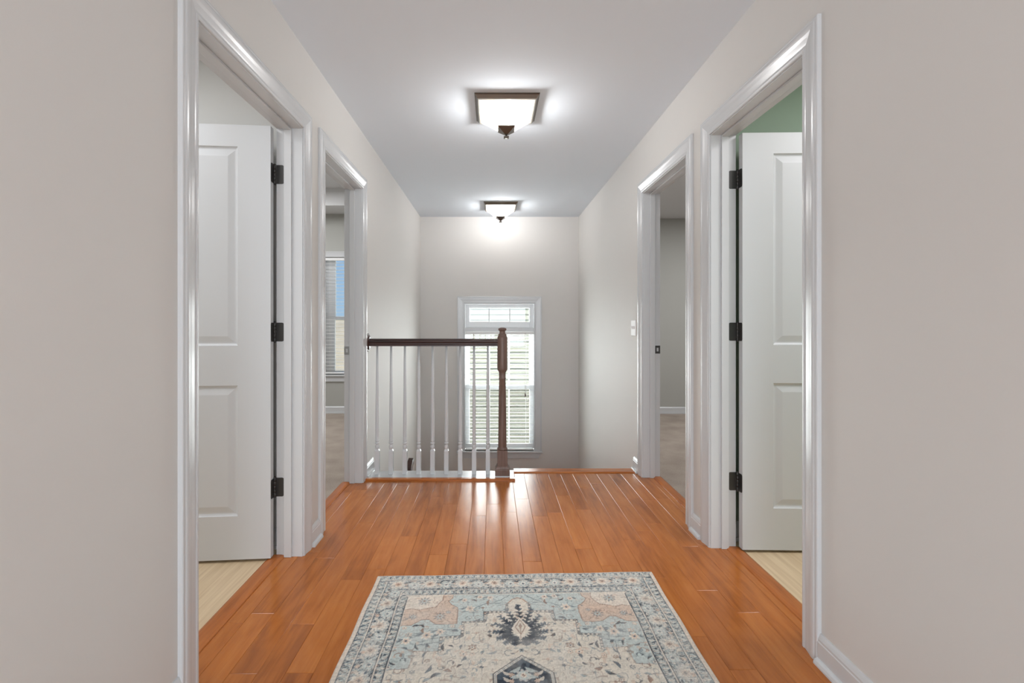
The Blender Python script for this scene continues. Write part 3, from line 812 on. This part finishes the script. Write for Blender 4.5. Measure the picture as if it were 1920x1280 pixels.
# ------------------------------------------------------------------ rug: woven design laid out in the rug's own millimetres
def rug_pattern(nu, nv, hw, ln):
    rng = np.random.default_rng(5)
    u1 = np.linspace(-hw, hw, nu); v1 = np.linspace(0, ln, nv)
    U, V = np.meshgrid(u1, v1)                         # mm; V runs from the far edge
    Vs = np.minimum(V, ln - V)                         # the design mirrors end to end
    A = np.abs(U)
    lin = lambda r, g, b: np.array(s2l(r, g, b)[:3])
    cream, beige, ice, teal, navy, ink, peach, rust, white = (lin(226, 216, 202), lin(219, 211, 197), lin(194, 202, 198), lin(150, 160, 162), lin(100, 110, 119), lin(62, 69, 79), lin(212, 186, 166), lin(152, 122, 106), lin(228, 222, 212))

    def noise(sx, sy, seed):
        g = np.random.default_rng(seed)
        ny, nx = int(ln / sy) + 3, int(2 * hw / sx) + 3
        t = g.random((ny, nx)); fy = V / sy; fx = (U + hw) / sx
        iy = fy.astype(int); ix = fx.astype(int); ty = fy - iy; tx = fx - ix
        ty = ty * ty * (3 - 2 * ty); tx = tx * tx * (3 - 2 * tx)
        return (t[iy, ix] * (1 - tx) + t[iy, ix + 1] * tx) * (1 - ty) + (t[iy + 1, ix] * (1 - tx) + t[iy + 1, ix + 1] * tx) * ty

    n30, n12, n6, n4 = noise(30, 30, 1), noise(12, 12, 2), noise(7, 7, 3), noise(4, 4, 4)
    wx = (noise(26, 26, 8) - .5) * 8; wy = (noise(26, 26, 9) - .5) * 8       # hand drawn wobble
    img = np.empty(U.shape + (3,)); img[:] = beige

    def put(mask, col, a=1.0):
        m_ = np.clip(mask.astype(float), 0, 1)[..., None] * a
        img[:] = img * (1 - m_) + col * m_

    def inpoly(P, x, y):
        r = np.zeros(x.shape, bool); k = len(P)
        for i in range(k):
            x0, y0 = P[i]; x1, y1 = P[(i + 1) % k]
            if y0 == y1: continue
            c = ((y0 > y) != (y1 > y)) & (x < (x1 - x0) * (y - y0) / (y1 - y0) + x0)
            r ^= c
        return r

    def segd(x0, y0, x1, y1, x, y):
        dx, dy = x1 - x0, y1 - y0
        t = np.clip(((x - x0) * dx + (y - y0) * dy) / max(dx * dx + dy * dy, 1e-9), 0, 1)
        return np.hypot(x - x0 - t * dx, y - y0 - t * dy), t

    def box(cx, cy, r):
        i0 = np.searchsorted(v1, cy - r); i1 = np.searchsorted(v1, cy + r); j0 = np.searchsorted(u1, cx - r); j1 = np.searchsorted(u1, cx + r)
        return slice(max(i0, 0), min(i1, nv)), slice(max(j0, 0), min(j1, nu))

    def blob(cx, cy, r, fn, col, a=1.0):
        """paint fn(dx, dy) mask in a window around (cx, cy)"""
        sl = box(cx, cy, r)
        if sl[0].start >= sl[0].stop or sl[1].start >= sl[1].stop: return
        mk = np.clip(fn(U[sl] - cx + wx[sl] * .4, V[sl] - cy + wy[sl] * .4).astype(float), 0, 1)[..., None] * a
        img[sl] = img[sl] * (1 - mk) + col * mk

    def petal(cx, cy, r, n, col, ph=0.0, inner=0.55, a=1.0, sq_=1.0):
        blob(cx, cy, r * 1.25, lambda x, y: np.hypot(x, y * sq_) < r * (inner + (1 - inner) * np.abs(np.cos(n / 2 * (np.arctan2(y * sq_, x) + ph)))), col, a)

    def leafs(cx, cy, L, w, ang, col, a=0.9):
        c, s = math.cos(ang), math.sin(ang)
        def f(x, y):
            p, q = x * c + y * s, -x * s + y * c
            t = np.clip(p / L + .5, 0, 1)
            return (np.abs(p) < L / 2) & (np.abs(q - 0.14 * L * np.sin(math.pi * t)) < w * np.sin(math.pi * t))
        blob(cx, cy, L, f, col, a)

    def stroke(x0, y0, x1, y1, w, col, a=0.8):
        cx, cy = (x0 + x1) / 2, (y0 + y1) / 2; r = math.hypot(x1 - x0, y1 - y0) / 2 + w + 3
        blob(cx, cy, r, lambda x, y: segd(x0 - cx, y0 - cy, x1 - cx, y1 - cy, x, y)[0] < w, col, a)

    def curl(cx, cy, r, a0, a1, w, col, a=0.8):
        pts = [(cx + r * (1 - .35 * t) * math.cos(a0 + (a1 - a0) * t), cy + r * (1 - .35 * t) * math.sin(a0 + (a1 - a0) * t)) for t in np.linspace(0, 1, 9)]
        for p, q in zip(pts, pts[1:]): stroke(p[0], p[1], q[0], q[1], w, col, a)

    def flower(cx, cy, r, halo, mid, core, n=8):
        petal(cx, cy, r * 1.3, n, white, 0.2, 0.7, 0.65)
        petal(cx, cy, r, n, halo, 0.0, 0.72)
        petal(cx, cy, r * .62, n, mid, 0.4, 0.6)
        petal(cx, cy, r * .30, 4, core, 0.0, 0.6)

    # ---- field
    put((A < 445) & (Vs > 143), ice)
    # corner spandrels, peach over cream
    for s in (-1, 1):
        x = U * s + wx * .5; y = Vs + wy * .5
        sp = [(-446, 140), (-258, 140), (-262, 178), (-275, 198), (-262, 222), (-236, 242), (-233, 262), (-234, 340), (-272, 342), (-312, 338), (-340, 312), (-366, 314), (-400, 342), (-446, 346)]
        k = inpoly(sp, x, y); put(k, peach, .9)
        spi = [(-446, 146), (-300, 146), (-300, 196), (-322, 236), (-352, 244), (-384, 254), (-410, 244), (-446, 252)]
        put(inpoly(spi, x, y), cream, .85)
        for P in (sp, spi):
            for p, q in zip(P, P[1:]):
                put(segd(*p, *q, x, y)[0] < 2.0, rust, .75)
    # stepped medallion ground
    half = [(0, 184), (20, 194), (48, 232), (50, 270), (134, 270), (134, 326), (216, 328), (214, 406), (288, 410), (284, 486), (364, 480), (370, 560), (446, 565), (446, 2000)]
    P = [(-x, y) for x, y in reversed(half)] + half
    gm = inpoly(P, U + wx * .25, Vs + wy * .25); put(gm, beige)
    put(gm & (n30 > .5), cream, .35)
    for i, (p, q) in enumerate(zip(half, half[1:])):
        d, t = segd(*p, *q, A, Vs)
        if i < 2:
            put(d < 3.5, peach); put(d < 1.6, rust, .8)
        elif i < 9:
            ln_ = math.hypot(q[0] - p[0], q[1] - p[1])
            off = 0.0
            chk = (np.floor(t * ln_ / 8.0).astype(int) % 2 == 0)
            inside = gm & (d < 9)
            put(inside, cream); put(inside & chk, ink, .7); put((np.abs(d - 9) < 1.2) & gm, ink, .6); put(d < 1.4, ink, .7)
        else:
            put(d < 1.5, rust, .6)
    # scattered vines and blossoms, mirrored left to right
    g = random.Random(3)
    spots = [(a, b) for b in range(206, 1000, 36) for a in range(12, 440, 38)]
    for a, b in spots:
        x = a + g.uniform(-13, 13); y = b + g.uniform(-12, 12)
        if y > ln / 2 + 30: continue
        if x < 104 and y < 470: continue
        if x < 30 + max(0, (y - 495)) * 1.2 and y > 480: continue
        if x > 225 and y < 345: continue
        kind = g.random(); ang = g.uniform(0, 6.28); L = g.uniform(16, 34)
        c1 = g.choice([ink, navy, navy, rust, teal, teal]); c2 = g.choice([peach, rust, teal, navy])
        rep = [(sx, sy) for sx in (-1, 1) for sy in (0, 1)]
        tw = g.uniform(.7, 1.4)
        for sx, sy in rep:
            X = x * sx; Y = y if not sy else ln - y
            an = ang if sx > 0 else math.pi - ang
            if sy: an = -an
            if kind < .34:
                leafs(X, Y, L * 1.25, 5.0 * tw, an, c1); stroke(X, Y, X + 14 * math.cos(an), Y + 14 * math.sin(an), 1.1, rust, .6)
            elif kind < .55:
                petal(X, Y, L * .48, 6, c2, an, .5, .75); petal(X, Y, L * .24, 5, cream, 0, .6); petal(X, Y, L * .10, 4, ink)
            elif kind < .78:
                curl(X, Y, L * .55, an, an + 4.2 * sx, 1.4, c1, .75); leafs(X + L * .5, Y, L * .7, 3.6, an + 1, c1, .7)
            else:
                stroke(X - 18 * sx, Y, X + 18 * sx, Y, 1.1, rust, .65); stroke(X, Y, X, Y + 22, 1.1, ink, .5); petal(X, Y, 7, 5, c2, 0, .5, .8)
    # fine drawn filigree over the field
    def ridge(n, w): return np.abs(n - .5) < w
    f1, f2, f3 = noise(17, 17, 41), noise(22, 22, 42), noise(60, 60, 43)
    sym = lambda q: np.concatenate([q[:, ::-1][:, :nu // 2], q[:, nu // 2:]], 1)
    f1, f2, f3 = sym(f1), sym(f2), sym(f3)
    fld = (A < 442) & (Vs > 146)
    put(fld & ridge(f1, .035) & (f3 > .52), rust, .55); put(fld & ridge(f2, .030) & (f3 < .45), navy, .55)
    put(fld & (f1 > .86) & (f2 > .6), teal, .45); put(fld & (f2 < .13) & (f1 > .5), peach, .55)
    # thin stems on the pale blue ground
    for sx in (-1, 1):
        for sy in (0, 1):
            q = lambda y: y if not sy else ln - y
            for (x0, y0, x1, y1) in ((60, 218, 130, 222), (130, 222, 190, 262), (30, 165, 66, 196), (66, 196, 96, 214), (300, 440, 360, 452), (330, 452, 326, 540), (230, 372, 330, 378)):
                stroke(x0 * sx, q(y0), x1 * sx, q(y1), 1.8, navy, .75)
            for (x, y, r) in ((110, 182, 16), (188, 250, 22), (150, 176, 14), (336, 400, 24), (290, 384, 20), (404, 430, 20), (212, 196, 14)):
                petal(x * sx, q(y), r, 7, cream, .3, .5, .9); petal(x * sx, q(y), r * .6, 6, peach, 0, .5, .8); petal(x * sx, q(y), r * .25, 4, navy)
                leafs((x + r * 1.2) * sx, q(y - 6), r * 1.6, 5, .5 * sx, navy, .7); leafs((x - r * 1.1) * sx, q(y + 10), r * 1.3, 4, -.7 * sx, teal, .8)
            for (x, y, r) in ((372, 196, 26), (300, 296, 24), (400, 296, 17), (270, 270, 12)):
                petal(x * sx, q(y), r, 9, navy, .2, .35, .6); petal(x * sx, q(y), r * .55, 7, ice, .2, .5, .8); petal(x * sx, q(y), r * .22, 5, rust)
    # dark palmette with a pale eye
    def palmette(cy0, sg):
        for deg, ln0, wd in ((0, 166, 1), (20, 150, 1), (40, 128, 1), (62, 112, 1), (84, 102, 1), (106, 92, 1), (130, 78, .9), (155, 62, .8)):
            for sx in ((-1, 1) if deg else (1,)):
                dx, dy = math.sin(R(deg)) * sx, -math.cos(R(deg))
                for f in (.42, .56, .70, .84, .98):
                    bx, by = dx * ln0 * f * .92, 402 + dy * ln0 * f
                    g_ = (1.15 - .5 * f) * wd
                    an = math.atan2(dy * sg, dx)
                    leafs(bx, cy0(by), 30 * g_, 7.5 * g_, an, ink, .92)
                    for tw in (-.95, .95):
                        leafs(bx + 9 * g_ * math.cos(an + tw), cy0(by) + 9 * g_ * math.sin(an + tw), 28 * g_, 6.8 * g_, an + tw, ink if f < .8 else navy, .88)
        leafs(0, cy0(250), 40, 9, math.pi / 2, ink, .95)
        blob(0, cy0(372), 75, lambda x, y: (np.abs(x) / 34 + np.abs(y) / 62) < 1, cream)
        blob(0, cy0(366), 60, lambda x, y: (np.abs(x) / 21 + np.abs(y) / 44) < 1, rust, .8)
        blob(0, cy0(366), 60, lambda x, y: (np.abs(x) / 16 + np.abs(y) / 37) < 1, beige)
        blob(0, cy0(362), 40, lambda x, y: (np.abs(x) / 7 + np.abs(y) / 20) < 1, rust, .7)
        stroke(0, cy0(380), 0, cy0(432), 1.6, rust)
        for sx in (-1, 1): leafs(16 * sx, cy0(448), 46, 8, .2 * sx * sg, ink, .9)
        petal(0, cy0(486), 10, 6, teal); petal(0, cy0(486), 5, 4, ink)
    palmette(lambda y: y, 1); palmette(lambda y: ln - y, -1)
    # central navy medallion
    cp = [(0, 512), (97, 592), (97, ln / 2 + 1), (-97, ln / 2 + 1), (-97, 592)]
    d_all = np.full(U.shape, 1e9)
    for p, q in zip(cp, cp[1:] + cp[:1]):
        if p[1] > 800 and q[1] > 800: continue
        d_all = np.minimum(d_all, segd(*p, *q, U, Vs)[0])
    ins = inpoly(cp, U, Vs)
    put(ins, ink); put(ins & (n12 > .5), navy, .7)
    put(ins & (d_all < 13), cream); put(ins & (d_all < 13) & (d_all > 10), ink, .8); put(d_all < 2, ink, .8); put(ins & (np.abs(d_all - 6) < 1.4), teal)
    for sx in (-1, 1):
        for y in (574, 600, 640, 690, 740, 800):
            for sy in (0, 1):
                yy = y if not sy else ln - y
                leafs(sx * 26, yy, 44, 8, .5 * sx, ice, .85); leafs(sx * 52, yy + 14, 34, 6, -.6 * sx, cream, .8); petal(sx * 40, yy + 24, 10, 6, peach, 0, .5, .8)
    for yy in (600, 660, 740, 830, 915):
        for y in (yy, ln - yy): flower(0, y, 20, ice, cream, rust)

    # ---- border
    D = np.minimum(hw - A, V); D = np.minimum(D, ln - V) ; D = D + (np.minimum(V, ln - V) < hw - A) * 12
    bd = D < 166
    b1, b2, b3 = sym(noise(13, 13, 51)), sym(noise(10, 10, 52)), sym(noise(20, 20, 53))
    put(bd, navy); put(bd & (n12 > .58), teal, .8); put(bd & (b3 > .56), ink, .6); put(bd & (n6 < .30), ice, .7); put(bd & (n4 > .74), cream, .5)
    put(bd & ridge(b1, .06), white, .6); put(bd & ridge(b2, .045), ice, .7); put(bd & ridge(b3, .035), ink, .6); put(bd & (b1 > .82), peach, .6)
    for (a, b) in ((20, 54), (132, 166)):
        gz = (D > a) & (D < b); along = np.where(hw - A < np.minimum(V, ln - V) + 12, Vs, A)
        w_ = np.abs(((along + wx) / 26.0) % 1 - .5) * 2
        rel = (D - a) / (b - a)
        put(gz & (np.abs(rel - .2 - .6 * w_) < .14), ice, .8); put(gz & (w_ < .22) & (np.abs(rel - .5) < .3), cream, .75); put(gz & (w_ > .80) & (np.abs(rel - .5) < .26), ink, .7)
    # border blossoms
    g = random.Random(8)
    def run(cx, cy, k):
        r = 27 if k % 2 == 0 else 21
        if k % 2 == 0: flower(cx, cy, r, cream, peach, rust, 10)
        else: flower(cx, cy, r, ice, white, navy, 9)
    pos_v = [74 + 66.5 * i for i in range(1, int((ln / 2) / 66.5) + 1)]
    for k, vv in enumerate(pos_v):
        if vv > ln / 2: break
        for sx in (-1, 1):
            off = 8 if k % 2 else -6
            for y in (vv, ln - vv):
                run(sx * (508 + off), y, k + 1); petal(sx * (508 + off), y, 30, 9, ice, .3, .5, .25)
                leafs(sx * (508 - 26), y + 33, 38, 7, 1.1 * sx, ink, .7); leafs(sx * (508 + 24), y + 30, 32, 6, -.9 * sx, cream, .7)
                curl(sx * 508, y + 33, 16, 0, 4.0, 2.0, ice, .8); petal(sx * (508 + 30), y + 8, 9, 6, peach, 0, .5, .85); petal(sx * (508 - 32), y + 4, 8, 6, rust, 0, .5, .6)
    for k in range(0, 8):
        xx = 503 - 68 * k
        if xx < -2: break
        for sx in (-1, 1):
            for y in (76, ln - 76):
                run(sx * xx, y + (6 if k % 2 else -3), k)
                leafs(sx * (xx - 34), y - 16, 36, 7, .4 * sx, ink, .7); leafs(sx * (xx - 34), y + 18, 32, 6, -.5 * sx, cream, .7); petal(sx * (xx - 34), y, 9, 6, peach, 0, .5, .85)
    put(bd & (D > 20) & ridge(sym(noise(9, 9, 61)), .06), navy, .40); put(bd & (D > 20) & ridge(sym(noise(11, 11, 62)), .06), cream, .45)
    for dd, wd, cc in ((20, 1.6, ink), (54, 2.2, cream), (58, 1.2, ink), (128, 1.2, ink), (132, 2.4, cream), (164, 1.6, ink), (168, 2.0, cream)):
        put(np.abs(D - dd) < wd, cc, .8)
    put(D < 20, lin(220, 208, 194))
    # wear: sun-faded, abraded pile
    fade = np.clip(noise(90, 90, 21) * .5 + noise(28, 28, 22) * .5 - .28, 0, 1) * .62 * (D > 20)
    img[:] = img * (1 - fade[..., None]) + lin(206, 204, 198) * fade[..., None]
    spk = (noise(3.2, 5.0, 31) - .5) * .30 + (noise(60, 3.0, 32) - .5) * .14
    img[:] = np.clip(img * (1 + spk[..., None]), 0, 1)
    return img


def build_rug():
    hw, ln = 608.0, 1840.0
    st = 2.5
    nu, nv = int(2 * hw / st) + 1, int(ln / st) + 1
    img = rug_pattern(nu, nv, hw, ln)
    u = np.linspace(0, 1, nu); v = np.linspace(0, 1, nv)
    UU, VV = np.meshgrid(u, v)
    X = -0.5065 + 1.2155 * UU - 0.002 * VV * 1.84 - 0.008 * (UU) * VV * 1.84
    Y = 2.060 + 0.038 * UU - VV * ln / 1000
    Y += 0.0018 * np.sin(UU * 23) * np.exp(-VV * 20); X += 0.0015 * np.sin(VV * 37 + UU)
    e = np.minimum(np.minimum(UU * 1.216, (1 - UU) * 1.216), np.minimum(VV, 1 - VV) * 1.84)
    Z = 0.0012 + 0.0055 * np.clip(e / 0.006, 0, 1) ** .5
    co = np.stack([X, Y, Z], -1).reshape(-1, 3)
    # skirt down to the floor round the edge
    idx = np.arange(nu * nv).reshape(nv, nu)
    q = np.stack([idx[1:, :-1], idx[1:, 1:], idx[:-1, 1:], idx[:-1, :-1]], -1).reshape(-1, 4)
    loop = np.concatenate([idx[0, :], idx[1:, -1], idx[-1, -2::-1], idx[-2:0:-1, 0]])
    low = co[loop].copy(); low[:, 2] = 0.0004
    n0 = len(co); k = len(loop); li = n0 + np.arange(k)
    sq_ = np.stack([loop, np.roll(loop, -1), np.roll(li, -1), li], -1)
    co = np.concatenate([co, low]); q = np.concatenate([q, sq_])
    cols = np.concatenate([img.reshape(-1, 3), img.reshape(-1, 3)[loop]])
    me = bpy.data.meshes.new('area_rug')
    me.vertices.add(len(co)); me.vertices.foreach_set('co', co.astype(np.float32).ravel())
    me.loops.add(q.size); me.loops.foreach_set('vertex_index', q.astype(np.int32).ravel())
    me.polygons.add(len(q)); me.polygons.foreach_set('loop_start', np.arange(0, q.size, 4, dtype=np.int32))
    me.update(calc_edges=True)
    at = me.color_attributes.new('weave', 'FLOAT_COLOR', 'POINT')
    at.data.foreach_set('color', np.concatenate([cols, np.ones((len(cols), 1))], 1).astype(np.float32).ravel())
    m_, nt, b = new_mat('printed_rug_pile')
    N = nt.nodes.new; L = nt.links.new
    a = N('ShaderNodeAttribute'); a.attribute_name = 'weave'
    L(a.outputs['Color'], b.inputs['Base Color']); b.inputs['Roughness'].default_value = 0.95; b.inputs['Specular IOR Level'].default_value = 0.1
    tc = N('ShaderNodeTexCoord'); n = N('ShaderNodeTexNoise'); n.inputs['Scale'].default_value = 420
    L(tc.outputs['Object'], n.inputs['Vector'])
    bp = N('ShaderNodeBump'); bp.inputs['Strength'].default_value = 0.25; bp.inputs['Distance'].default_value = 0.001
    L(n.outputs[0], bp.inputs['Height']); L(bp.outputs[0], b.inputs['Normal'])
    me.materials.append(m_)
    o = bpy.data.objects.new('area_rug', me); COL.objects.link(o)
    return tag(o, 'faded blue and cream patterned rug lying on the wood floor', 'rug')


build_rug()

# ------------------------------------------------------------------ outside: neighbouring houses and lawn
def lap_siding(m, x0, x1, y, z0, z1, h=0.115):
    z = z0
    while z < z1:
        t = min(z + h, z1)
        m.quad((x0, y - 0.036, z), (x1, y - 0.036, z), (x1, y - 0.003, t), (x0, y - 0.003, t))
        m.quad((x0, y - 0.003, z), (x1, y - 0.003, z), (x1, y - 0.036, z), (x0, y - 0.036, z))
        z = t
    m.box(x0, x1, y, y + 0.2, z0, z1)


h1 = empty('neighbor_house', (1.2, 10.0, -3.2), label='cream sided house wall outside the stair window', cat='house')
m = MB(); lap_siding(m, -1.9, 6.0, 10.0, -3.2, 3.6); m.box(-1.9, -1.7, 10.2, 16, -3.2, 3.6); m.box(5.8, 6.0, 10.2, 16, -3.2, 3.6); child(m, 'wall', M['siding'], h1)
m = MB(); m.loft([[(-2.2, 9.6, 3.55), (6.3, 9.6, 3.55), (6.3, 9.6, 3.75), (-2.2, 9.6, 3.75)], [(-2.2, 13.1, 5.2), (6.3, 13.1, 5.2), (6.3, 13.1, 5.4), (-2.2, 13.1, 5.4)], [(-2.2, 16.4, 3.55), (6.3, 16.4, 3.55), (6.3, 16.4, 3.75), (-2.2, 16.4, 3.75)]])
child(m, 'roof', M['shingle'], h1)
h2 = empty('neighbor_house', (-6.5, 15.0, -3.2), label='low house with tan shingle roof under blue sky outside the bedroom window', cat='house')
m = MB(); m.box(-11.0, -3.2, 13.4, 19.5, -3.2, -0.55); child(m, 'wall', M['siding'], h2)
m = MB()
for k in range(14):
    y0 = 13.0 + k * 0.24; z0 = -0.45 + k * 0.125
    m.quad((-11.3, y0, z0), (-2.9, y0, z0), (-2.9, y0 + 0.26, z0 + 0.125), (-11.3, y0 + 0.26, z0 + 0.125)); m.quad((-11.3, y0, z0 - 0.03), (-2.9, y0, z0 - 0.03), (-2.9, y0, z0), (-11.3, y0, z0))
m.box(-11.3, -2.9, 16.3, 16.45, -0.6, 1.28); m.loft([[(x, 13.0, -0.55), (x, 16.4, 1.2), (x, 19.9, -0.55)] for x in (-11.2, -3.0)])
child(m, 'roof', M['shingle'], h2)
m = MB(); m.box(-11.3, -2.9, 12.86, 13.0, -0.58, -0.44, 0.02); child(m, 'gutter', M['gutter'], h2)
m = MB(); m.box(-40, 40, 6.3, 60, -3.4, -3.2); m.build('ground', M['lawn'], kind='structure')
